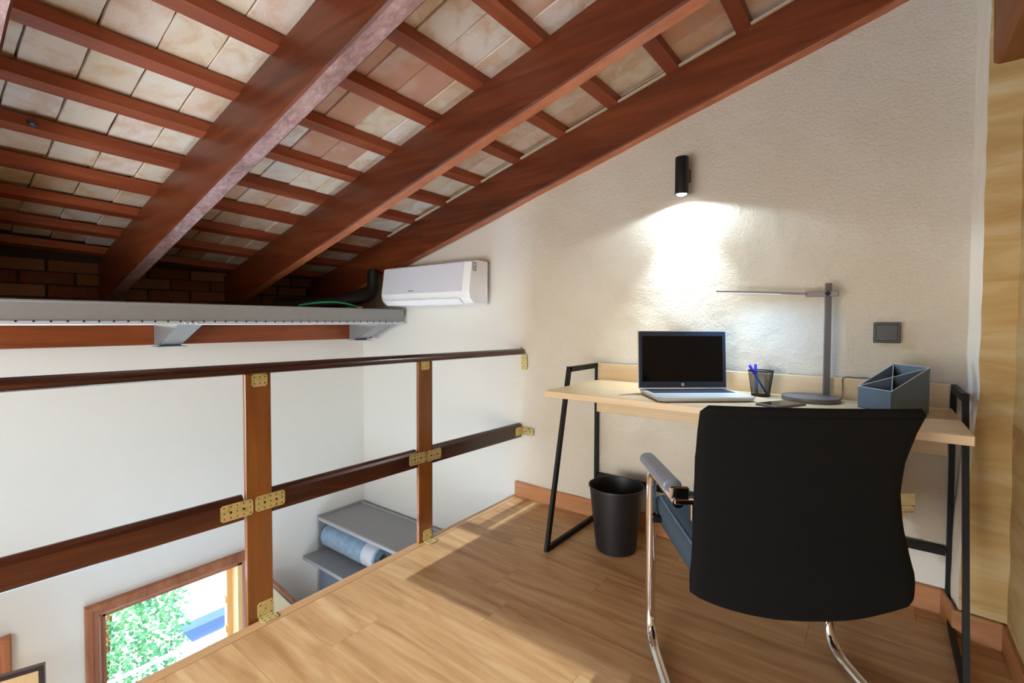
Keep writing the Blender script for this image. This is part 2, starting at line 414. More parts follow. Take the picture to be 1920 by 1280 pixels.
for k in range(len(bat_x)):
    xc = bat_x[k]+.152
    if xc > .5: continue
    y = -.026-.0775+random.uniform(-.008, .008)
    while y < 2.4:
        o = bpy.data.objects.new('roof_tile', random.choice(tmesh)); COL.objects.link(o); o.parent = ceiling
        o.location = (xc, y, ztop(xc, y)+BAT_H+random.uniform(0, .0025)); o.rotation_euler = (random.uniform(-.006, .006), -SL, random.uniform(-.008, .008))
        y += .1555+random.uniform(-.001, .001)
bmt = bmesh.new()
for k in range(len(bat_x)):
    xc = bat_x[k]+.152
    if xc > .5: continue
    for j in range(1, 9):
        y = -.026-.0775-.1555*j; x0, x1 = xc-.149, xc+.149
        E_ = lambda yy: [(x0, yy, ztop(x0, yy)+BAT_H), (x1, yy, ztop(x1, yy)+BAT_H), (x1, yy, ztop(x1, yy)+BAT_H+.016), (x0, yy, ztop(x0, yy)+BAT_H+.016)]
        join(bmt, hexa(E_(y-.0756), E_(y+.0756)))
obj('roof_tiles_behind', bmt, M['tile'], ceiling, kind='stuff')
def batten_bm(x): 
    w = .028
    E_ = lambda y: [(x-w, y, ztop(x-w, y)), (x+w, y, ztop(x+w, y)), (x+w, y, ztop(x+w, y)+BAT_H), (x-w, y, ztop(x-w, y)+BAT_H)]
    bm = join(hexa(E_(-1.6), E_(1.6)), hexa(E_(1.6), E_(2.42)))
    bmesh.ops.remove_doubles(bm, verts=bm.verts, dist=1e-5)
    inner = [f for f in bm.faces if all(abs(v.co.y-1.6) < 1e-4 for v in f.verts)]
    bmesh.ops.delete(bm, geom=inner, context='FACES'); return bm
for x in bat_x:
    obj('batten', batten_bm(x), M['batten'], ceiling)

# beams: underside lines as measured, tops against the battens
def beam(name, y0, y1, dy, z0, s, label, xa=-3.98, xb=.55, zseat=1.205, under='underlit'):
    def zu(x): return z0+s*x
    xs = (zseat-z0)/s
    t = thing(name, ((xa+xb)/2, (y0+y1)/2, 1.9), label, 'beam')
    ztp = lambda x: ztop(x, (y0+y1)/2)
    bm = bmesh.new()
    # sections along x so that the arris can be slightly uneven
    xs_ = [xa, xs] + [xs+(xb-xs)*i/36 for i in range(1, 37)]
    rings = []
    for i, x in enumerate(xs_):
        j = lambda a: random.uniform(-a, a)
        zz = max(zseat, zu(x)); d = dy*(-(x)/3.0)
        c = .007
        ya, yb_ = y0-d+j(.0015), y1-d+j(.0015)
        rings.append([bm.verts.new(p) for p in ((x, ya, zz+c+j(.002)), (x, ya+c, zz), (x, yb_-c, zz), (x, yb_, zz+c+j(.002)), (x, yb_, ztp(x)), (x, ya, ztp(x)))])
    for a, b in zip(rings, rings[1:]):
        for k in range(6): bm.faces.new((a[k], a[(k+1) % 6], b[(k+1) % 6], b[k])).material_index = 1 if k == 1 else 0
    bm.faces.new(rings[0][::-1]); bm.faces.new(rings[-1])
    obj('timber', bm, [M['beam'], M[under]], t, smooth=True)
    return t
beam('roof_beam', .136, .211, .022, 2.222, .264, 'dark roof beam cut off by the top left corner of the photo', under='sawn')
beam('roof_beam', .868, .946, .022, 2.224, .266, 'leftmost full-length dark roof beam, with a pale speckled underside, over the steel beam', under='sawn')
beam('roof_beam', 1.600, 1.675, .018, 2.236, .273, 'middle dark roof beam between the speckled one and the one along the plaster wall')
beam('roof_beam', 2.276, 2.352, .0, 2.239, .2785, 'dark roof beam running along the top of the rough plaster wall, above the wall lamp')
# pale filler strips between battens over the beam along the wall
for k, x in enumerate(bat_x[3:-1]):
    x0, x1 = x+.03, x+.3038-.03
    obj('filler_strip', prism([(x0, ztop(x0)+.0005), (x1, ztop(x1)+.0005), (x1, ztop(x1)+.008), (x0, ztop(x0)+.008)], 2.262+random.uniform(-.002, .002), 2.34, 'Y'), M['mortar_pale'], ceiling)

# ------------------------------------------------------------------ walls
def wall_back():
    xs = rng(-3.345, -2.05, .05)[:-1]+rng(-2.05, .262, .0125)
    zs = rng(-2.5, 0, .06)[:-1]+rng(0, 2.52, .0125)
    def fn(x, z):
        m = smooth(-2.02+.03*math.sin(z*5), -1.70, x)
        d = .022*m
        patch = 1-smooth(.40, .47, z+1.3*x+.2*nz(x, z, 3, 6)) if x > -.3 else 0
        rr = m*(1-.85*patch)
        d += rr*(.010*nz(x, z, 0, 2.2)+.0045*nz(x, z, 5, 8)+.0016*nz(x, z, 9, 34)) + .004*patch*-1
        # slight bulge below where the rail ends
        xx = x
        if x > .2: xx = x + (x-.2)/.062*(-.035*(1-smooth(.2, .9, z)) + .004*nz(0, z, 2, 9))
        return (xx, YW+.018-d, z)
    return grid_surface(xs, zs, fn)
wb = struct('wall_back', wall_back(), M['rough_wall'], smooth='all')
def xlip(z): return .245-.033*(1-smooth(.2, .9, z))+.004*nz(0, z, 2, 9)
def lip_surface():
    def fn(u, z):
        x = xlip(z)+.018*u+.003*nz(u, z, 7, 8); y = 2.352-.150*u
        return (x, y-.004*nz(u, z, 1, 7), z)
    return grid_surface(rng(0, 1, .1), rng(0, 2.5, .02), fn)
struct('wall_corner', lip_surface(), M['lit_lip'], smooth='all')
def pillar_face():
    def fn(u, z):
        x0 = xlip(z)+.018+.003*nz(1, z, 7, 8); x = x0+(XR+.006-x0)*u
        y = 2.202-.004*nz(1, z, 1, 7)-.010*u+.006*nz(x*2, z*5, 0, 2)*min(1, u*6)
        return (x, y, z)
    return grid_surface(rng(0, 1, .1), rng(0, 2.5, .02), fn)
struct('wall_pillar', pillar_face(), M['ochre'], smooth='all')
def right_wall():
    def fn(y, z): return (XR+.006*nz(y, z*3, 4, 2.2), y, z)
    return grid_surface(rng(-1.8, 2.2, .05), rng(0, 2.56, .05), fn)
struct('wall_right', right_wall(), M['ochre'], smooth='all')
struct('wall_outer', box(.50, .56, -1.8, 2.6, -2.6, 2.7), M['white_wall'])

# left wall with two window openings
WY0, WY1, WZ0, WZ1 = .69, 1.41, -1.75, -.54
V0, V1 = -.60, .262
bm = bmesh.new()
for (a, b, c, d) in ((-1.8, V0, -2.5, 1.03), (V0, V1, WZ1, 1.03), (V0, V1, -2.5, WZ0), (V1, WY0, -2.5, 1.03), (WY0, WY1, WZ1, 1.03), (WY0, WY1, -2.5, WZ0), (WY1, 2.42, -2.5, 1.03)):
    box(XL-.22, XL, a, b, c, d, bm=bm)
bmesh.ops.remove_doubles(bm, verts=bm.verts, dist=1e-5)
struct('wall_left', bm, M['white_wall'])
struct('floor_lower', box(-3.6, .5, -1.8, 2.5, -2.6, -2.5), M['lower'])
# ledge above the left wall and the brickwork behind it
struct('trim_ledge', box(-4.1, -2.96, -1.8, 2.36, 1.095, 1.125), M['mortar'])
bw = struct('wall_bricks', box(-4.12, -3.993, -1.8, 2.42, 1.1, 1.62), plain('dark brick mortar', srgb(74, 58, 46), .95, bump=.6, bs=60))
bmesh_b = []
for v in range(4):
    me_o = box(-.012, .012, -.118+random.uniform(-.004, .004), .118, -.034, .034, .004)
    me = bpy.data.meshes.new('brick'); me_o.to_mesh(me); me_o.free(); me.materials.append(M['brick']); bmesh_b.append(me)
for r_ in range(4):
    y = .1+(r_ % 2)*.12
    while y < 2.35:
        o = bpy.data.objects.new('brick', random.choice(bmesh_b)); COL.objects.link(o); o.parent = bw
        o.location = (-3.985+random.uniform(-.008, .008), y, 1.16+.077*r_+random.uniform(-.003, .003)); o.rotation_euler = (random.uniform(-.02, .02), 0, random.uniform(-.04, .04))
        y += .252
struct('wall_recess', box(-4.12, -3.34, 2.36, 2.42, .9, 1.65), M['white_wall'])
bmt = bmesh.new()
for r_ in range(5):
    for j in range(7): box(-3.997, -3.973, -1.66+.252*j+(r_ % 2)*.12, -1.424+.252*j+(r_ % 2)*.12-.014*0, 1.126+.077*r_, 1.194+.077*r_, bm=bmt)
obj('bricks_behind', bmt, M['brick'], bw, kind='stuff')
struct('ground_outside', box(-40, -3.6, -30, 30, -7.2, -7.0), M['outwall'])
# wall behind the camera, with the glazed opening the sun comes through
FY = -1.7
def zs_(yf): return (yf-FY)*TAN
def xs_at(xf, yf=1.3): return xf-DX*(yf-FY)
zlow, zbar0, zbar1, zhi = zs_(1.32), zs_(1.80), zs_(1.87), zs_(2.335)
xl, xm, xr = xs_at(-1.80, 2.3), xs_at(-1.545, 1.6), xs_at(-.66, 1.3)
bm = bmesh.new()
for (a, b, c, d) in ((-3.6, xl, -2.5, 2.7), (xl, xm, zhi, 2.7), (xm, xr, zlow, 2.7), (xr, .5, -2.5, 2.7), (xl, xr, -2.5, -2.3), (xl, xr, -.9, .05)):
    box(a, b, FY-.04, FY, c, d, bm=bm)
struct('wall_front', bm, M['white_wall'])
wn = props(obj('window_3', box(xl, xm, FY-.03, FY-.005, zbar0, zbar1), M['winwood'], kind='structure'))
obj('mullion', box(xs_at(-1.655, 2.1), xs_at(-1.59, 2.1), FY-.03, FY-.005, zbar1, zhi), M['winwood'], wn)

# ------------------------------------------------------------------ loft floor
XE = -1.765
fl = struct('floor', prism([(-1.770+.045, 2.35), (.5, 2.42), (.5, -1.75), (-1.770+.030*4.1+.045, -1.75)], -.17, -.008, 'Z'), M['floor'])
pw = .192; y = 2.40; r_ = 0
pm = {}
while y > -1.7:
    x = XE+.046+0; first = [.62, 1.02, .32, .84, .50][r_ % 5]; L = first
    while x < XR+.05:
        x1 = min(x+L, XR+.1)
        if x1-x > .05:
            if L == first: a_, b_ = -1.770+.030*(2.35-y)+.0445, -1.770+.030*(2.35-y+pw)+.0445
            else: a_ = b_ = x+.0004
            obj('floor_plank', prism([(a_, y-.0004), (x1-.0004, y-.0004), (x1-.0004, y-pw+.0004), (b_, y-pw+.0004)], -.008, 0, 'Z', .0003), M['floor'], fl)
        x = x1; L = 1.22
    y -= pw; r_ += 1
def xe(y): return -1.770+.030*(2.35-y)
def E_(y): x = xe(y); return [(x-.004, y, -.20), (x-.004, y, -.006), (x, y, .001), (x+.044, y, .0012), (XE+.19, y, .0006), (XE+.19, y, -.20)][:4]+[(x+.044, y, -.20)]
struct('trim_floor_edge', hexa(E_(-1.75), E_(2.36)), M['nose'])
# skirting
struct('baseboard_back', prism([(2.322, 0), (2.322, .083), (2.326, .088), (2.35, .088), (2.35, 0)], -1.755, .205, 'X'), M['skirt'])
def skirt_run(name, a, b, mat, t=.012, h=.088):
    a = Vector(a); b = Vector(b); d = (b-a).normalized(); n = Vector((d.y, -d.x)) * t
    bm = prism([(a.x, a.y), (b.x, b.y), (b.x+n.x, b.y+n.y), (a.x+n.x, a.y+n.y)], 0, h, 'Z', .0015)
    return struct(name, bm, mat)
skirt_run('baseboard_corner', (.203, 2.335), (.224, 2.192), M['skirty'])
skirt_run('baseboard_pillar', (.214, 2.196), (.343, 2.184), M['skirt'])
skirt_run('baseboard_right', (.343, 2.19), (.343, -1.7), M['skirty'])

# timber over the pillar
t = thing('lintel_beam', (.4, 1.0, 1.9), 'rough brown timber lintel at the top right corner, resting on the ochre pillar', 'beam')
bm = bmesh.new(); rings = []
for i in range(30):
    y = -1.7+(2.34+1.7)*i/29; j = lambda a=.003: random.uniform(-a, a)
    rings.append([bm.verts.new(p) for p in ((.272+j(), y, 1.905+j()), (.285+j(), y, 1.892+j()), (.43, y, 1.89), (.43, y, 2.35), (.262+j(), y, 2.35))])
for a, b in zip(rings, rings[1:]):
    for k in range(5): bm.faces.new((a[k], a[(k+1) % 5], b[(k+1) % 5], b[k]))
bm.faces.new(rings[0][::-1]); bm.faces.new(rings[-1])
M['lintel'] = wood('rough brown lintel wood', srgb(96, 50, 20), srgb(134, 78, 34), srgb(158, 100, 50), 'Y', 1.0, .6, bump=.6)
obj('timber', bm, M['lintel'], t)

# ------------------------------------------------------------------ steel beam and its brackets
SX = -2.781
t = thing('steel_beam', (SX-.1, .3, 1.04), 'long grey steel channel beam along the left wall under the roof beams', 'beam')
obj('web', box(SX-.012, SX-.006, -1.65, 2.325, 1.046, 1.140), M['steel'], t)
obj('top_flange', box(SX-.17, SX, -1.65, 2.325, 1.136, 1.148, .003), M['steel'], t)
obj('bottom_flange', box(SX-.17, SX+.002, -1.65, 2.325, 1.041, 1.060, .003), M['steel_lit'], t, label='lower flange with a row of screws, tinted paler for light from below')
bm = bmesh.new()
y = .27
while y < 2.3:
    xf(lathe([(.0, .0035), (.0035, .003), (.0045, 0)], seg=8), (0, 0, 0)).free() if False else None
    lathe([(.0045, 0), (.0045, .0015), (.0, .003)], (SX+.002, y, 1.0565), 8, bm, 'X'); y += .0525
obj('screw_row', bm, M['hole'], t, kind='stuff')
for yb, lab in ((.90, 'grey steel bracket under the steel beam, the left one above the first post'), (2.12, 'grey steel bracket at the right end of the steel beam, below the air conditioner')):
    b = thing('steel_bracket', (-3.1, yb+.05, .92), lab, 'bracket', group=None)
    obj('side_plate', prism([(-3.155, .926), (-3.155, 1.04), (SX-.02, 1.04), (SX-.02, 1.036), (-3.11, .926)], yb-.004, yb, 'Y'), M['steel'], b)
    obj('side_plate', prism([(-3.155, .926), (-3.155, 1.04), (SX-.02, 1.04), (SX-.02, 1.036), (-3.11, .926)], yb+.10, yb+.104, 'Y'), M['steel'], b)
    obj('strut', prism([(-3.11, .922), (-3.10, .922), (SX-.005, 1.040), (SX-.02, 1.040)], yb-.001, yb+.101, 'Y'), M['steel'], b)
    obj('foot_plate', box(-3.154, -3.06, yb-.02, yb+.125, .914, .922, .002), M['steel_lit'], b)
    bm = bmesh.new()
    for yy in (.02, .045, .07): lathe([(.007, 0), (.007, .006), (.004, .009)], (SX+.003, yb+yy, 1.050), 8, bm, 'X')
    obj('bolts', bm, M['steel_lit'], b)
t = thing('wall_timber', (-3.2, .3, .93), 'reddish brown timber along the left wall below the steel beam', 'beam')
obj('timber', box(XL+.003, -3.157, -1.65, 2.32, .928, 1.036, .003), M['wplate'], t)

# hose and pipe lagging on the ledge
t = thing('garden_hose', (-2.9, 1.75, 1.15), 'thin green hose lying on the steel beam near the air conditioner', 'hose')
pts = [(-2.86+.05*math.sin(i/14*PI), 1.56+.42*i/14, 1.156+.028*math.sin(i/14*PI)**.8) for i in range(15)]
obj('tube', tube(pts, .006, 8), M['green'], t, smooth=True)
obj('end_fitting', tube([pts[-1], (pts[-1][0]+.004, pts[-1][1]+.035, pts[-1][2]-.002)], .008, 8), M['brass'], t, smooth=True)
t = thing('pipe_bundle', (-3.1, 1.95, 1.13), 'black insulated pipe bundle in the shade beside the air conditioner', 'pipe')
obj('insulated_pipe', tube(arc([(-3.5, 1.75, 1.19), (-3.05, 1.85, 1.18), (-2.98, 2.2, 1.25), (-3.0, 2.22, 1.42)], .15), .045, 14), M['plastic'], t, smooth=True)
obj('insulated_pipe', tube(arc([(-3.5, 1.9, 1.19), (-3.15, 1.98, 1.19), (-3.06, 2.27, 1.3), (-3.08, 2.28, 1.45)], .15), .04, 14), M['plastic'], t, smooth=True)

# small dark knob on the batten
t = thing('snail_shell', (-2.594, .362, 1.80), 'small round dark shell clinging to a batten at the upper left', 'shell')
zc = ztop(-2.071)
bm = bmesh.new()
n = 60
path = []; rr = []
for i in range(n):
    a = i/n*2.6*2*PI; q = 1-i/n
    path.append((.010*q*math.cos(a), .010*q*math.sin(a), .018*(1-q)))
    rr.append(.002+.0095*q)
tube(path, rr, 10, bm)
xf(bm, (-2.594, .362, ztop(-2.594, .36)-.002), 0, rad(200))
obj('spiral', bm, plain('dark shell', srgb(70, 66, 84), .25), t, smooth='all')

# ------------------------------------------------------------------ air conditioner
AX0, AX1, AZ0, AZ1 = -2.815, -1.978, 1.168, 1.440
t = thing('air_conditioner', (-2.4, 2.33, 1.17), 'white wall mounted air conditioner at the right end of the steel beam', 'air conditioner')
prof = [(2.325, AZ0+.0), (2.325, AZ1), (2.215, AZ1+.002), (2.168, AZ1-.012), (2.140, AZ0+.075), (2.150, AZ0+.035), (2.185, AZ0+.006)]
bm = bmesh.new(); rings = []
for x, s in ((AX0, .955), (AX0+.012, .985), (AX0+.035, 1), (AX1-.05, 1), (AX1-.015, .975), (AX1, .93)):
    rings.append([bm.verts.new((x, 2.325-(2.325-p[0])*s, (AZ0+AZ1)/2+(p[1]-(AZ0+AZ1)/2)*(1-(1-s)*.3))) for p in prof])
for a, b in zip(rings, rings[1:]):
    for k in range(len(prof)): bm.faces.new((a[k], a[(k+1) % len(prof)], b[(k+1) % len(prof)], b[k]))
bm.faces.new(rings[0][::-1]); bm.faces.new(rings[-1])
obj('body', bm, M['acwhite'], t, smooth=True)
obj('front_panel', prism([(2.1700, AZ1-.012), (2.1640, AZ1-.014), (2.1340, AZ0+.078), (2.141, AZ0+.074)], AX0+.035, AX1-.052, 'X', .001), M['acpanel'], t)
obj('air_flap', prism([(2.143, AZ0+.038), (2.180, AZ0+.006), (2.176, AZ0+.001), (2.137, AZ0+.034)], AX0+.04, AX1-.07, 'X', .001), M['acwhite'], t)
bm = bmesh.new()
xx = -2.515; w = [.006, .007, .006, .008, .006, .007, .006, .005]
for i, ww in enumerate(w):
    box(xx, xx+ww*.8, 2.1365, 2.1385, AZ0+.092-.0008, AZ0+.092+(.006 if i else .007), bm=bm); xx += ww
obj('maker_mark', bm, M['ink'], t)
bm = bmesh.new()
for r_ in range(5):
    for c in range(3):
        y0 = 2.185+.013*c
        if (r_*c) % 4 != 3: box(AX1-.004, AX1-.0008+.0012, y0, y0+.009, 1.372+.011*r_, 1.379+.011*r_, bm=bm)
        
obj('rating_symbols', bm, M['ink'], t)

# ------------------------------------------------------------------ balustrade
t = thing('balustrade', (-1.735, .8, 0), 'dark wooden balustrade along the open edge of the loft floor', 'railing')
RX = -1.735
n = 16; bm = bmesh.new(); rings = []
prof = [(.026*math.cos(a), .0232*math.sin(a)) for a in [2*PI*i/n for i in range(n)]]
prof = [(p[0], max(p[1], -.0125)) for p in prof]
for y in (-1.65, 2.285, 2.32, 2.338, 2.344):
    s = 1 if y < 2.325 else (.8 if y < 2.34 else .45)
    rings.append([bm.verts.new((RX-.004+p[0]*s, y, .893-.0070*(y-.17)+p[1]*s)) for p in prof])
for a, b in zip(rings, rings[1:]):
    for k in range(n): bm.faces.new((a[k], a[(k+1) % n], b[(k+1) % n], b[k]))
bm.faces.new(rings[0][::-1]); bm.faces.new(rings[-1])
obj('handrail', bm, M['rail'], t, smooth=True)
obj('post', box(RX-.018, RX, .751, .840, -.16, .876, .002), M['post'], t)
obj('post', box(RX-.018, RX, 1.526, 1.613, -.16, .871, .002), M['post'], t)
def lower(y0, y1, d0=0, d1=0):
    bm = bmesh.new(); P_ = [(RX-.032, .371), (RX-.003, .371), (RX, .374), (RX, .437), (RX-.006, .447), (RX-.016, .455), (RX-.026, .455), (RX-.032, .449)]
    A = [bm.verts.new((x, y0, z+d0)) for x, z in P_]; B = [bm.verts.new((x, y1, z+d1)) for x, z in P_]
    bm.faces.new(A[::-1]); bm.faces.new(B)
    for k in range(len(P_)): bm.faces.new((A[k], A[(k+1) % len(P_)], B[(k+1) % len(P_)], B[k]))
    return bm
obj('lower_rail', lower(-1.65, .744), M['rail'], t)
obj('lower_rail', lower(.842, 1.518, 0, -.001), M['rail'], t)
obj('lower_rail', lower(1.616, 2.325, -.001, -.006), M['rail'], t)
def plate(c, w, h, nor='X', parent=t, tilt=0, holes=(5, 3), label=None):
    """perforated plate w along y (or x for nor=Y), h along z, centred at c"""
    base = box(-.0012, .0012, -w/2, w/2, -h/2, h/2); 
    vert = [e for e in base.edges if abs(e.verts[0].co.x-e.verts[1].co.x) > .001]
    bmesh.ops.bevel(base, geom=vert, offset=.005, segments=3, affect='EDGES')
    hb = bmesh.new()
    nx, nzz = holes
    for i in range(nx):
        for j in range(nzz):
            yy = -w/2+w*(i+.5)/nx; zz = -h/2+h*(j+.5)/nzz; r = .0024
            if nx >= 5 and i in (1, nx-2) and j == 1: r = .0045
            if (i+j) % 2 and nx < 5 and nzz > 2: continue
            lathe([(r, 0), (r, .0016)], (0, yy, zz), 8, hb, 'X')
    ra = {'X': 0, 'Y': -PI/2, 'Z': 0}[nor]
    for q in (base, hb):
        if nor == 'Z': q.transform(Matrix.Rotation(-PI/2, 4, 'Y'))
        q.transform(Matrix.Translation(c) @ Matrix.Rotation(ra, 4, 'Z') @ Matrix.Rotation(tilt, 4, 'X'))
    p = obj('bracket', base, M['brass'], parent, label=label); obj('screw_holes', hb, M['hole'], p, kind='stuff'); return p
X1 = RX+.002
plate((X1, .721, .412), .104, .056); plate((X1, .833, .414), .104, .054)
plate((X1, 1.518, .413), .098, .052); plate((X1, 1.620, .411), .094, .052)
plate((X1, .800, .852), .053, .045, holes=(3, 2)); plate((X1, 1.566, .852), .049, .043, holes=(2, 2))
plate((X1, .812, .030), .056, .056, holes=(3, 3)); plate((X1, 1.578, .030), .052, .052, holes=(3, 3))
plate((X1+.022, .812, .004), .056, .042, 'Z', holes=(3, 2)); plate((X1+.022, 1.578, .004), .052, .040, 'Z', holes=(3, 2))
plate((X1, 2.300, .404), .062, .050, holes=(4, 3)); plate((X1+.022+.020, 2.333, .404), .080, .048, 'Y', holes=(5, 3))
plate((X1+.012, 2.333, .820), .042, .094, 'Y', holes=(3, 6))
t.rotation_euler.z = -.017

# ------------------------------------------------------------------ window in the left wall and what lies outside
w1 = struct('window_1', box(XL-.11, XL-.10, WY0, WY1, WZ0, WZ1), M['glass'])
def frame_bar(pts, a, b, axis, name, mat, par): return obj(name, prism(pts, a, b, axis, .002), mat, par)
# stepped, mitred casing
c0, c1 = .612, 1.488; zt = -.462
CP = [(0, 0), (.022, 0), (.026, .008), (.026, .030), (.018, .036), (.018, .058), (.008, .066), (0, .078)]
def casing(y0, y1, z0, z1):
    bm = bmesh.new(); R_ = []
    for a, b in CP:
        R_.append([bm.verts.new((XL+a, y, z)) for y, z in ((y0+b, z0+b), (y1-b, z0+b), (y1-b, z1-b), (y0+b, z1-b))])
    for a, b in zip(R_, R_[1:]):
        for k in range(4): bm.faces.new((a[k], a[(k+1) % 4], b[(k+1) % 4], b[k]))
    return bm
obj('casing', casing(c0, c1, WZ0-.08, zt), M['winwood'], w1)
obj('jamb', box(XL-.20, XL, WY0-.004, WY0+.012, WZ0, WZ1), M['winwood'], w1)
obj('jamb', box(XL-.20, XL, WY1-.028, WY1+.004, WZ0, WZ1), M['pine'], w1)
obj('head', box(XL-.20, XL, WY0, WY1, WZ1-.012, WZ1+.004), M['winwoodh'], w1)
obj('sash', box(XL-.13, XL-.09, WY1-.06, WY1-.025, WZ0, WZ1-.012), M['pine'], w1)
for z in (-.80, -1.0, -1.2):
    obj('sash', box(XL-.128, XL-.095, WY1-.066, WY1-.025, z-.02, z+.02), M['pine'], w1)
w2 = struct('window_2', box(XL-.11, XL-.10, V0, V1, WZ0, WZ1), M['glass'])
d1 = .342
obj('casing', casing(V0-.08, d1, WZ0-.08, zt), M['winwood'], w2)
# open shutter leaf standing in front
t = thing('window_shutter', (-2.9, .40, -1.5), 'pale pine shutter in a dark wooden frame at the bottom left corner', 'shutter', rz=rad(-18))
SW, SH = .60, 1.05
def L(bm): return bm
zt2 = 1.5-.452
obj('frame_rail', box(-.014, .014, -SW, 0, zt2-.020, zt2, .002), M['rail'], t, local=True)
obj('frame_rail', box(-.014, .014, -SW, 0, zt2-SH, zt2-SH+.02, .002), M['rail'], t, local=True)
obj('frame_stile', box(-.014, .014, -.020, 0, zt2-SH, zt2-.02, .002), M['rail'], t, local=True)
obj('frame_stile', box(-.014, .014, -SW, -SW+.02, zt2-SH, zt2-.02, .002), M['rail'], t, local=True)
obj('panel', box(-.008, .008, -SW+.02, -.02, zt2-SH+.02, zt2-.02), M['pine'], t, local=True)
obj('inner_frame', box(-.0105, .0105, -.115, -.105, zt2-SH+.02, zt2-.05), M['pine'], t, local=True)

# outside
t = thing('house', (-8, 3, -5), 'white house across the way with a grey blue awning, seen through the lower window', 'house')
obj('wall', box(-9, -8, 1.6, 9, -7, 2.5), M['outwall'], t)
obj('awning', prism([(2.24, -2.93), (6, -2.93), (6, -3.10), (2.34, -3.10)], -7.2, -7.0, 'X'), M['outblue'], t)
obj('gutter', box(-7.0, -6.9, 2.30, 6, -3.19, -3.13, .01), M['railing'], t)
obj('shutter_panel', box(-7.18, -7.08, 2.45, 6, -4.4, -3.24), plain('pale blue panel', srgb(168, 182, 206), .6), t)
for i in range(18):
    obj('slat', box(-7.08, -7.04, 2.47+.2*i, 2.52+.2*i, -4.4, -3.26), M['railing'], t)
t = thing('balcony_railing', (-4.3, 1.0, -2.4), 'white metal balcony railing just outside the lower window', 'railing')
obj('top_rail', box(-4.32, -4.295, -1, 3.2, -1.53, -1.505, .005), M['railing'], t)
for i in range(34):
    obj('baluster', box(-4.312, -4.298, -.95+.12*i, -.936+.12*i, -2.4, -1.53), M['railing'], t)
t = thing('ivy_shrub', (-5.8, 1.2, -4.5), 'bright green leafy climber seen through the left half of the lower window', 'shrub')
bm = bmesh.new(); rnd = random.Random(3)
for i in range(9000):
    y = rnd.uniform(.9, 2.15); z = rnd.uniform(-3.2, -1.3); x = -5.8+rnd.uniform(-.2, .2)
    if nz(y, z, 0, 9)*.6+nz(y, z, 3, 20) < -.15: continue
    if y > 1.85+.35*nz(z, 0, 0, 3): continue
    s = rnd.uniform(.010, .030); R = Matrix.Rotation(rnd.uniform(-1, 1), 3, 'Z') @ Matrix.Rotation(rnd.uniform(-.9, .9), 3, 'Y') @ Matrix.Rotation(rnd.uniform(0, 6.28), 3, 'X')
    vs2 = [bm.verts.new(Vector((x, y, z))+R @ Vector(p)) for p in ((0, 0, -s), (.006, s*.7, -s*.2), (0, s*.5, s*.5), (.004, 0, s), (0, -s*.5, s*.5), (.006, -s*.7, -s*.2))]
    bm.faces.new(vs2)
obj('foliage', bm, M['leaf'], t, kind='stuff')
obj('stem', tube([(-5.95, .9, -5), (-5.9, 1.0, -3.2), (-5.95, .85, -1.2)], .03, 6), M['lintel'], t)
obj('stem', tube([(-5.95, 1.3, -5), (-5.9, 1.2, -3.0), (-5.95, 1.3, -1.5)], .025, 6), M['lintel'], t)

# ------------------------------------------------------------------ lower level: shelf unit, towel, stair rail
t = thing('shelf_unit', (-2.8, 2.1, -2.5), 'grey board shelf unit on the lower level, in the corner beyond the loft edge', 'shelf unit')
CY0, CY1, CX0, CX1, CT = 1.94, 2.33, XL+.01, -1.95, -.392
obj('top_panel', box(CX0+.02, CX1-.02, CY0+.015, CY1-.015, CT-.026, CT-.010), M['grey_board'], t)
for nm, a in (('edge_board', (CX0+.018, CX1, CY0, CY0+.018)), ('edge_board', (CX0+.018, CX1, CY1-.018, CY1))):
    obj(nm, box(a[0], a[1], a[2], a[3], CT-.032, CT if a[2] > 2.2 else CT-.008, .001), M['grey_edge'], t)
obj('side_panel', box(CX0, CX0+.018, CY0, CY1, -2.5, CT, .001), M['grey_board'], t)
obj('side_panel', box(CX1-.018, CX1, CY0, CY1, -2.5, CT-.033, .001), M['grey_board'], t)
obj('back_panel', box(CX0, CX1, CY1-.008, CY1-.001, -2.5, CT-.033), M['grey_board'], t)
obj('shelf', box(CX0, CX1, CY0-.115, CY1-.018, -.682, -.655, .001), M['grey_board'], t)
obj('door', box(CX0+.019, CX1-.019, CY0+.002, CY0+.018, -2.45, -.684, .001), plain('blue grey door', srgb(104, 108, 122), .5, var=.03), t)
# rolled towel
t = thing('rolled_towel', (-2.85, 2.0, -.655), 'light blue rolled towel with a white band lying in the grey shelf unit', 'towel')
def roll(x0, x1, r, seg=96, coils=3.2, th=.011):
    bm = bmesh.new(); xs = rng(x0, x1, .02); rows = []
    for x in xs:
        row = []
        for i in range(seg+1):
            u = i/seg; a = u*coils*2*PI
            rr = (r-.022*1.0*(coils*(1-u))*.9) + .003*nz(x*3, a, 0, 3)
            row.append(bm.verts.new((x, 2.045+rr*math.cos(a), -.655+r*.90+rr*.90*math.sin(a)+.001)))
        rows.append(row)
    for a, b in zip(rows, rows[1:]):
        for i in range(seg): bm.faces.new((a[i], a[i+1], b[i+1], b[i]))
    return bm
def add_solid(o, th):
    m = o.modifiers.new('s', 'SOLIDIFY'); m.thickness = th; m.offset = -1
o = obj('terry_roll', roll(-3.29, -2.80, .112), M['towel'], t, smooth='all'); add_solid(o, .016)
o = obj('white_band', roll(-2.799, -2.672, .113), M['towel_band'], t, smooth='all'); add_solid(o, .016)
o = obj('towel_end', roll(-2.671, -2.655, .110), M['towel'], t, smooth='all'); add_solid(o, .016)
t = thing('stair_rail', (-3.23, 1.6, -1.2), 'brown sloping timber cap on a cream half wall, glimpsed beside the first post', 'handrail')
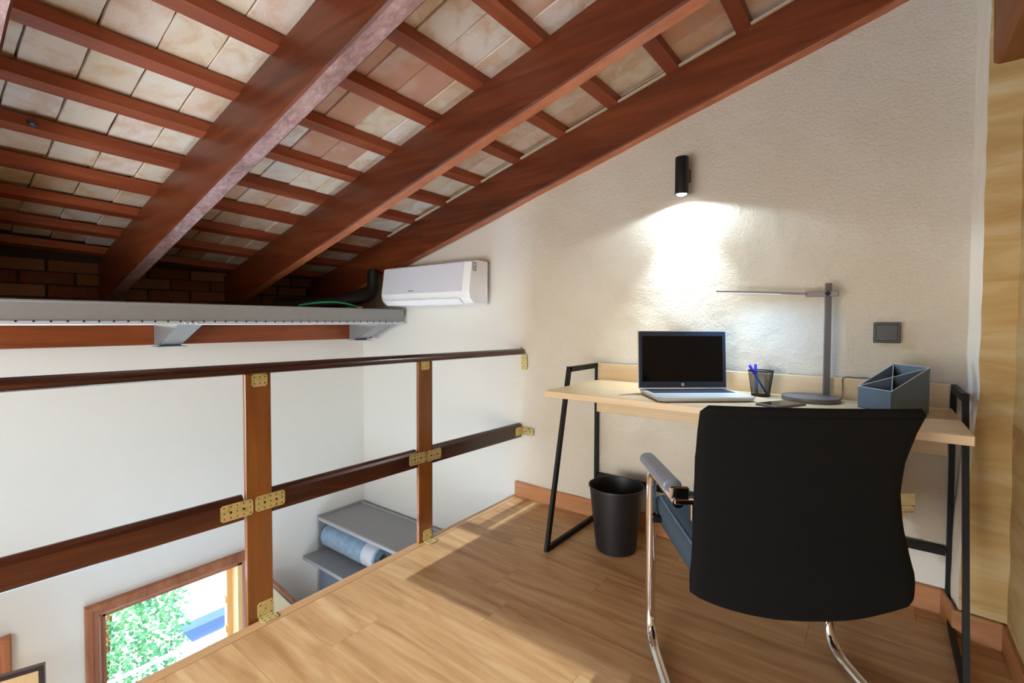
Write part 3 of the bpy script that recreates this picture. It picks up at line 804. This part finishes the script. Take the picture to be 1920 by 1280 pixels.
obj('cap', prism([(1.500, -.640), (1.530, -.640), (1.93, -1.20), (1.90, -1.20)], -3.27, -3.19, 'X', .003), M['winwood'], t)
obj('half_wall', prism([(1.502, -.665), (1.89, -1.21), (1.89, -2.49), (1.502, -2.49)], -3.26, -3.20, 'X'), plain('cream paint', srgb(238, 218, 178), .8), t)

# ------------------------------------------------------------------ wall lamp
t = thing('wall_lamp', (-.745, 2.265, 1.64), 'black cylindrical wall lamp shining down on the rough plaster', 'lamp')
LC = (-.745, 2.262, 0)
obj('housing', lathe([(.0275, 1.655), (.030, 1.652), (.030, 1.820), (.0285, 1.823), (0, 1.823)], LC, 40), M['plastic'], t, smooth=True)
obj('wall_mount', box(-.765, -.725, 2.285, 2.335, 1.72, 1.78, .004), M['plastic'], t)
obj('bulb', lathe([(.0, 1.652), (.014, 1.648), (.022, 1.652), (.024, 1.660), (.0, 1.662)], LC, 28), emit('lamp glow', (1, .98, .95, 1), 22), t, smooth=True)
for nm, e, sz, bl in (('wall_lamp_spot', 56, 80, .85), ('wall_lamp_spill', 17, 160, .2)):
    l = bpy.data.lights.new(nm, 'SPOT'); l.energy = e; l.spot_size = rad(sz); l.spot_blend = bl; l.color = (.70, .88, 1.0); l.shadow_soft_size = .018
    o = bpy.data.objects.new(nm, l); COL.objects.link(o); o.parent = t; o.location = (0, -.003, .005)

# ------------------------------------------------------------------ switch plate
t = thing('switch_plate', (.02, 2.325, 1.02), 'square black switch plate on the wall above the desk organizer', 'switch')
obj('plate', box(-.022, .060, 2.316, 2.330, .984, 1.062, .002), M['switch'], t)
obj('rocker', box(-.014, .052, 2.311, 2.317, .992, 1.054, .002), M['switch'], t)

# ------------------------------------------------------------------ desk
T = .757
t = thing('desk', (-.49, 2.05, 0), 'light oak desk with black metal trestle frames against the rough wall', 'desk')
obj('desk_top', box(-1.175, .207, 1.768, 2.318, T-.027, T, .0015), M['desk'], t)
obj('back_panel', box(-1.188, .200, 2.300, 2.316, T+.0005, .842, .001), M['desk'], t)
obj('apron', box(-1.185, .198, 2.285, 2.299, .587, T-.028, .001), M['desk'], t)
q = .0125
for xs0 in (-1.200, .212):
    fr = obj('side_frame', tube([(xs0, 2.318, .842-q), (xs0, 2.022, .842-q)], q, sq=True, flat=.60), M['black'], t)
    obj('frame_leg', tube([(xs0, 2.316, .842-2*q), (xs0, 2.316, 2*q)], q, sq=True, flat=.60), M['black'], t)
    obj('frame_leg', tube([(xs0, 2.026, .842), (xs0, 1.832, 0.004)], q, sq=True, flat=.60), M['black'], t)
    obj('floor_bar', tube([(xs0, 2.327, q+.002), (xs0, 1.84, q+.002)], q, sq=True, flat=.60), M['black'], t)
    obj('foot_screw', lathe([(.009, 0), (.009, .004)], (xs0, 1.88, 0), 12), M['black'], t)
obj('cross_bar', box(-1.19, .202, 2.306, 2.328, .222, .252, .001), M['black'], t)

# ------------------------------------------------------------------ laptop
t = thing('laptop', (-.592, 1.988, T), 'open silver laptop with a dark blank screen on the left half of the desk', 'laptop', rz=rad(40))
bw_, bd = .384, .252
base = prism([(-bw_/2, -bd/2), (bw_/2, -bd/2), (bw_/2, bd/2), (-bw_/2, bd/2)], .003, .019, 'Z')
vert = [e for e in base.edges if abs(e.verts[0].co.z-e.verts[1].co.z) > .01]
bmesh.ops.bevel(base, geom=vert, offset=.014, segments=4, affect='EDGES')
for v in base.verts:
    if v.co.z < .01: v.co.x *= .965; v.co.y *= .95
obj('base', base, M['silver'], t, local=True, smooth=True)
bm = box(-bw_/2+.022, bw_/2-.022, -.002, bd/2-.022, .0188, .0194)
obj('keyboard_tray', bm, M['bezel'], t, local=True)
bm = bmesh.new()
for r_ in range(6):
    nk = 15; ww = (bw_-.05)/nk
    for k in range(nk):
        if r_ == 0 and 3 < k < 9: 
            if k != 4: continue
            box(-bw_/2+.025+ww*4, -bw_/2+.025+ww*9-.002, .001, .014, .0192, .0208, bm=bm); continue
        box(-bw_/2+.025+ww*k, -bw_/2+.025+ww*(k+1)-.0025, .001+.0165*r_, .001+.0165*r_+.0135, .0192, .0208, bm=bm)
obj('keys', bm, M['keys'], t, local=True, kind='stuff')
obj('touchpad', box(-.055, .055, -bd/2+.018, -.014, .0188, .0193), M['silver'], t, local=True)
# lid: hinge at y=+bd/2-.006
lid = bpy.data.objects.new('lid', None)
tl = rad(-4)
def lidm(bm): bm.transform(Matrix.Translation((0, bd/2-.006, .021)) @ Matrix.Rotation(tl, 4, 'X')); return bm
LH = .246
lb = prism([(-bw_/2, 0), (bw_/2, 0), (bw_/2, LH), (-bw_/2, LH)], 0, .007, 'Y')
vert = [e for e in lb.edges if abs(e.verts[0].co.y-e.verts[1].co.y) > .005 and max(v.co.z for v in e.verts) > .1]
bmesh.ops.bevel(lb, geom=vert, offset=.007, segments=3, affect='EDGES')
lid = obj('lid', lidm(lb), M['silver'], t, local=True)
obj('bezel', lidm(box(-bw_/2+.002, bw_/2-.002, -.0012, .0005, .003, LH-.003)), M['bezel'], lid, local=True)
obj('screen', lidm(box(-bw_/2+.016, bw_/2-.016, -.0020, -.001, .028, LH-.022)), M['screen'], lid, local=True)
obj('camera_shutter', lidm(box(-.014, .014, -.0022, -.001, LH-.015, LH-.009)), M['plastic'], lid, local=True)
def ring_mark():
    bm = lathe([(.0062, 0), (.0062, -.0008), (.0, -.0008)], (0, -.0012, .0155), 28, None, 'Y'); return bm
obj('round_badge', lidm(ring_mark()), M['whitemark'], lid, local=True)
def text_bm(s, size, shear=0):
    cu = bpy.data.curves.new('t', 'FONT'); cu.body = s; cu.size = size; cu.extrude = .0002; cu.align_x = 'CENTER'; cu.align_y = 'CENTER'; cu.shear = shear
    o = bpy.data.objects.new('t', cu); COL.objects.link(o)
    dg = bpy.context.evaluated_depsgraph_get(); me = bpy.data.meshes.new_from_object(o.evaluated_get(dg)); bpy.data.objects.remove(o)
    bm = bmesh.new(); bm.from_mesh(me); bpy.data.meshes.remove(me); return bm
tb = text_bm('hp', .0105, .3); tb.transform(Matrix.Translation((0, -.0021, .0160)) @ Matrix.Rotation(PI/2, 4, 'X'))
obj('badge_letters', lidm(tb), M['bezel'], lid, local=True)

# ------------------------------------------------------------------ pencil cup and pens
CUP = (-.390, 2.205, T)
t = thing('pencil_cup', CUP, 'black wire mesh pencil cup right of the laptop', 'cup')
H, r0, r1 = .104, .034, .047
bm = bmesh.new(); N = 76; K = 42
# real wires: two families of fine strips
for i in range(N):
    a = 2*PI*i/N
    for sgn in (1,):
        p = [(( r0+(r1-r0)*k/6)*math.cos(a), (r0+(r1-r0)*k/6)*math.sin(a), .004+(H-.006)*k/6) for k in range(7)]
        tube(p, .0004, 3, bm, cap=False)
for k in range(K):
    z = .006+(H-.012)*k/(K-1); r = r0+(r1-r0)*z/H
    tube([(r*math.cos(2*PI*j/N), r*math.sin(2*PI*j/N), z) for j in range(N+1)], .0004, 3, bm, cap=False)
obj('mesh_wall', bm, M['wire'], t, local=True, kind='stuff')
obj('rim', tube([(r1*math.cos(2*PI*j/36), r1*math.sin(2*PI*j/36), H) for j in range(37)], .0024, 8, cap=False), M['wire'], t, local=True, smooth=True)
obj('cup_base', lathe([(0, .0), (r0+.001, .0), (r0+.002, .006), (0, .006)], seg=36), M['wire'], t, local=True, smooth=True)
RV = Vector((.794, .608, 0)); FV = Vector((-.608, .794, 0))
def pen(a, b, label):
    t = thing('pen', tuple(a), label, 'pen'); a = Vector(a); b = Vector(b); d = b-a
    obj('barrel', tube([a+d*.03, a+d*.72], .0042, 10), M['pen'], t, smooth=True)
    obj('tip', tube([a, a+d*.03], [.001, .0036], 8), M['pen_cap'], t, smooth=True)
    obj('cap', tube([a+d*.70, a+d*.98, b], [.0056, .0056, .0048], 10), M['pen_cap'], t, smooth=True)
    c = a+d*.85-FV*.0065; obj('clip', tube([c-d*.12, c+d*.12], .0016, 6), M['pen_cap'], t)
cb = Vector(CUP)
pen(cb-RV*.008+FV*.012+Vector((0, 0, .0075)), cb-RV*.014+FV*.018+Vector((0, 0, .130)), 'blue pen standing nearly upright in the mesh cup')
pen(cb+RV*.024-FV*.006+Vector((0, 0, .0075)), cb-RV*.050-FV*.004+Vector((0, 0, .127)), 'blue pen leaning to the left in the mesh cup')

# ------------------------------------------------------------------ desk lamp
t = thing('desk_lamp', (-.2, 2.2, T), 'slim graphite desk lamp with a round base and horizontal arm', 'lamp')
bc = (-.212, 2.193)
pb = []
for i in range(44):
    a = 2*PI*i/44; x, y = .099*math.cos(a), .099*math.sin(a); pb.append((bc[0]+x, bc[1]+y))
obj('base', prism(pb, T, T+.018, 'Z', .002, seg=2), M['graphite'], t, smooth=True)
PX, PY = -.166, 2.262
pole = box(-.0115, .0115, -.006, .006, T+.017, 1.216, .0015); pole.transform(Matrix.Translation((PX, PY, 0)) @ Matrix.Rotation(rad(20), 4, 'Z'))
obj('pole', pole, M['graphite'], t)
obj('arm_block', box(PX-.075, PX+.035, PY-.021, PY-.007, 1.163, 1.184, .0015), M['graphite'], t)
obj('pivot', lathe([(.0, -.027), (.009, -.027), (.009, -.006), (0, -.006)], (PX, PY, 1.174), 20, None, 'Y'), M['black'], t, smooth=True)
ab = box(-.345, 0, -.011, .011, -.004, .004, .0015); ab.transform(Matrix.Translation((PX-.07, PY-.014, 1.176)) @ Matrix.Rotation(rad(3.8), 4, 'Y'))
obj('arm', ab, M['graphite'], t)
ab = box(-.335, -.09, -.008, .008, -.0052, -.0042); ab.transform(Matrix.Translation((PX-.07, PY-.014, 1.176)) @ Matrix.Rotation(rad(3.8), 4, 'Y'))
obj('light_strip', ab, emit('led strip', (.80, .90, 1, 1), 1.2), t)
l = bpy.data.lights.new('desk_lamp_led', 'AREA'); l.shape = 'RECTANGLE'; l.size = .30; l.size_y = .06; l.energy = 2.0; l.color = (.30, .60, 1)
o = bpy.data.objects.new('desk_lamp_led', l); COL.objects.link(o); o.parent = t; o.location = (-.20, -.08, .405)
t = thing('lamp_cable', (-.1, 2.28, T), 'thin black cable running from the desk lamp over the desk back panel', 'cable')
pts = arc([(-.122, 2.236, T+.004), (-.115, 2.262, T+.004), (-.112, 2.283, T+.03), (-.116, 2.294, .842), (-.10, 2.306, .848), (-.07, 2.307, .8445), (-.03, 2.309, .848), (.0, 2.308, .8445), (.02, 2.319, .846), (.03, 2.322, .80)], .02)
obj('cord', tube(pts, .0016, 6), M['plastic'], t, smooth=True)
obj('plug_end', tube([(-.125, 2.225, T+.006), (-.118, 2.248, T+.006)], .004, 8), M['plastic'], t, smooth=True)

# ------------------------------------------------------------------ organizer
t = thing('desk_organizer', (.035, 2.14, T), 'slate blue desk organizer box with slanted top and crossed dividers', 'organizer')
A_ = Vector((.034, 2.030)); B_ = Vector((-.060, 2.130)); D_ = Vector((.134, 2.118)); C_ = B_+(D_-A_)
def slat(p, q, zp, zq, name='side', th=.0035, mat='slate', inner=True):
    d = (q-p).normalized(); n = Vector((-d.y, d.x))*th
    bm = bmesh.new(); lo = T+.001
    vv = [bm.verts.new((a.x, a.y, z)) for a, z in ((p, lo), (q, lo), (q, zq), (p, zp), (p+n, lo), (q+n, lo), (q+n, zq), (p+n, zp))]
    for f in ((0, 1, 2, 3), (7, 6, 5, 4), (0, 4, 5, 1), (1, 5, 6, 2), (2, 6, 7, 3), (3, 7, 4, 0)): bm.faces.new([vv[i] for i in f])
    return obj(name, bm, M[mat], t)
zl, zh = .833, .912
def edge_strip(p, q, zp, zq):
    return obj('cut_edge', tube([(p.x, p.y, zp), (q.x, q.y, zq)], .0011, 6), M['whiteedge'], t)
slat(B_, A_, zl, zl); slat(A_, D_, zl, zh); slat(D_, C_, zh, zh); slat(C_, B_, zh, zl)
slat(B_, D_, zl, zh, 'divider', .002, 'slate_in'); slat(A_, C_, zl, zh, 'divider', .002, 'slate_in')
for p, q, a, b in ((B_, A_, zl, zl), (A_, D_, zl, zh), (D_, C_, zh, zh), (C_, B_, zh, zl), (B_, D_, zl, zh), (A_, C_, zl, zh)): edge_strip(p, q, a, b)
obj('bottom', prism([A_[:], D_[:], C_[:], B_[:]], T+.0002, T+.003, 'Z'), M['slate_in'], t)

# ------------------------------------------------------------------ phone
t = thing('smartphone', (-.30, 2.02, T), 'flat grey phone lying on the desk just behind the chair back', 'phone')
A2 = Vector((-.285, 2.085)); e1 = Vector((.88, -.47)).normalized(); e2 = Vector((-.47, -.88)).normalized()
P4 = [A2, A2+e1*.085, A2+e1*.085+e2*.16, A2+e2*.16]
obj('case', prism([p[:] for p in P4], T+.0005, T+.009, 'Z', .0015), M['graphite'], t)
P5 = [A2+e1*.004+e2*.004, A2+e1*.081+e2*.004, A2+e1*.081+e2*.156, A2+e1*.004+e2*.156]
obj('screen', prism([p[:] for p in P5], T+.009, T+.0094, 'Z'), M['screen'], t)

# ------------------------------------------------------------------ waste bin
BC = (-.965, 2.065, 0)
t = thing('waste_bin', BC, 'black round waste bin on the floor under the desk', 'bin')
hb = .300; rb, rt = .092, .126
obj('bucket', lathe([(0, .002), (rb-.004, .002), (rb, .006), (rt-.002, hb-.008), (rt+.002, hb-.006), (rt+.002, hb), (rt-.002, hb), (rt-.005, hb-.01), (rb-.004, .010), (0, .008)], seg=56), M['plastic'], t, local=True, smooth=True)

# ------------------------------------------------------------------ chair
hd = rad(33)
t = thing('office_chair', (-.395, 1.751, 0), 'black upholstered cantilever chair with chrome frame facing the desk', 'chair', rz=hd)
# chrome frame: arm - front leg - floor runner, one per side, joined by a rear floor bar
for s in (-1, 1):
    x = .283*s; xr_ = -.268 if s < 0 else .312
    path = arc([(xr_, -.35, .568), (x*.99, -.095, .575), (x, -.075, .545)], .03, 5)[:-1]+[(x, -.071, .52), (x, -.073, .30)]+arc([(x, -.075, .25), (x, -.068, .0170), (x, -.56, .0165)], .11, 10)
    obj('arm_frame', tube(path, .0165, 16), M['chrome'], t, local=True, smooth=True)
    pad = prism([(-.018, .0), (.018, .0), (.023, .008), (.021, .020), (.010, .027), (-.010, .027), (-.021, .020), (-.023, .008)], -.33, .005, 'Y', .003)
    pad.transform(Matrix.Translation((0, .33, 0)) @ Matrix.Diagonal((1.15, .84, 1.25, 1)))
    pad.transform(Matrix.Translation((xr_, -.35, .580)) @ Matrix.Rotation(math.atan2(xr_-x, .28), 4, 'Z'))
    obj('arm_pad', pad, plain('dark grey arm pad', srgb(118, 122, 134), .4) if s < 0 else bpy.data.materials['dark grey arm pad'], t, local=True, smooth=True)
    bm = box(xr_-.026, xr_+.026, -.360, -.350, .580, .613, .003)
    obj('arm_end_cap', bm, M['chrome'], t, local=True)
    bx1 = xr_-s*.042
    bm = box(min(xr_+s*.015, bx1), max(xr_+s*.015, bx1), -.370, -.356, .568, .582, .002)
    box(min(bx1, bx1+s*.013), max(bx1, bx1+s*.013), -.370, -.356, .524, .572, .002, bm=bm)
    obj('back_bracket', bm, M['chrome'], t, local=True)
    obj('seat_bracket', box(min(x, x-s*.06), max(x, x-s*.06), -.10, -.075, .405, .425, .003), M['black'], t, local=True)
obj('rear_floor_bar', tube([(-.283, -.56, .0165), (.283, -.56, .0165)], .0165, 12), M['chrome'], t, local=True, smooth=True)
obj('under_frame', tube([(-.27, -.09, .415), (.27, -.09, .415)], .011, 10), M['black'], t, local=True, smooth=True)
# seat cushion
def cushion(fn, nu, nv):
    """fn(u,v)->(front point, back point) ; builds a closed pad"""
    bm = bmesh.new(); F = []; B = []
    for j in range(nv+1):
        fr = []; br = []
        for i in range(nu+1):
            a, b = fn(i/nu, j/nv); fr.append(bm.verts.new(a)); br.append(bm.verts.new(b))
        F.append(fr); B.append(br)
    for j in range(nv):
        for i in range(nu):
            bm.faces.new((F[j][i], F[j][i+1], F[j+1][i+1], F[j+1][i])); bm.faces.new((B[j][i], B[j+1][i], B[j+1][i+1], B[j][i+1]))
    for j in range(nv):
        bm.faces.new((F[j][0], F[j+1][0], B[j+1][0], B[j][0])); bm.faces.new((F[j][nu], B[j][nu], B[j+1][nu], F[j+1][nu]))
    for i in range(nu):
        bm.faces.new((F[0][i], B[0][i], B[0][i+1], F[0][i+1])); bm.faces.new((F[nv][i], F[nv][i+1], B[nv][i+1], B[nv][i]))
    return bm
def seatfn(u, v):
    hw = .262-.016*v; x = (2*u-1)*hw; y = -.03-v*.45
    ed = min(u, 1-u)*2*hw; ev = min(v, 1-v)*.47
    r = .028; k = 1-(max(0, 1-ed/r))**2; kv = 1-(max(0, 1-ev/r))**2
    z = .482+.006*math.sin(u*PI)-.016*(1-min(k, kv))-.01*v
    return (x, y, z), (x*.97, y, .392)
obj('seat', cushion(seatfn, 24, 24), M['seatfab'], t, local=True, smooth='all')
pipe = [(-.248, -.04, .474), (-.247, -.16, .473), (-.243, -.30, .471), (-.236, -.45, .466)]
obj('seat_piping', tube(pipe, .0032, 6), plain('seat piping', srgb(84, 102, 122), .6), t, local=True, smooth=True)
# backrest
def yb(z):  # profile of the back surface (behind = negative y)
    zz = [(.325, -.478), (.36, -.510), (.45, -.512), (.55, -.490), (.64, -.480), (.72, -.490), (.80, -.520), (.87, -.556)]
    for (a, b), (c, d) in zip(zz, zz[1:]):
        if z <= c: k = (z-a)/(c-a); return b+(d-b)*k
    return zz[-1][1]
def hwid(z):
    zz = [(.325, .250), (.36, .261), (.42, .262), (.50, .254), (.58, .247), (.66, .245), (.74, .247), (.80, .250), (.87, .254)]
    for (a, b), (c, d) in zip(zz, zz[1:]):
        if z <= c: k = (z-a)/(c-a); k = k*k*(3-2*k)*.5+k*.5; return b+(d-b)*k
    return zz[-1][1]
def backfn(u, v):
    z = .325+.540*v; w = 2*u-1
    zb = z + (1-v)**5*.050*(abs(w)**2.6)
    hw = hwid(z)
    if v > .965: hw -= .018*((v-.965)/.035)**2
    if v < .03: hw -= .030*(1-v/.03)**2
    x = w*hw-.012
    curve = .018*(w*w)          # edges wrap slightly forward
    y = yb(z)+curve
    e = min(min(u, 1-u)*2*hw/.02, min(v, 1-v)*.47/.014, 1); th = .018+.016*(1-(1-e)**2)
    off = .010*(1-(1-(1-e)**2))
    return (x, y+th-.004, zb), (x, y+off, zb)
bk = obj('backrest', cushion(backfn, 28, 34), M['fabric'], t, local=True, smooth='all')
sm = [(-.225+.45*i/24, yb(.842)+.018*((-.225+.45*i/24)/.255)**2-.001, .842) for i in range(25)]
obj('top_seam', tube(sm, .0016, 5), M['fabric'], bk, local=True, smooth=True)
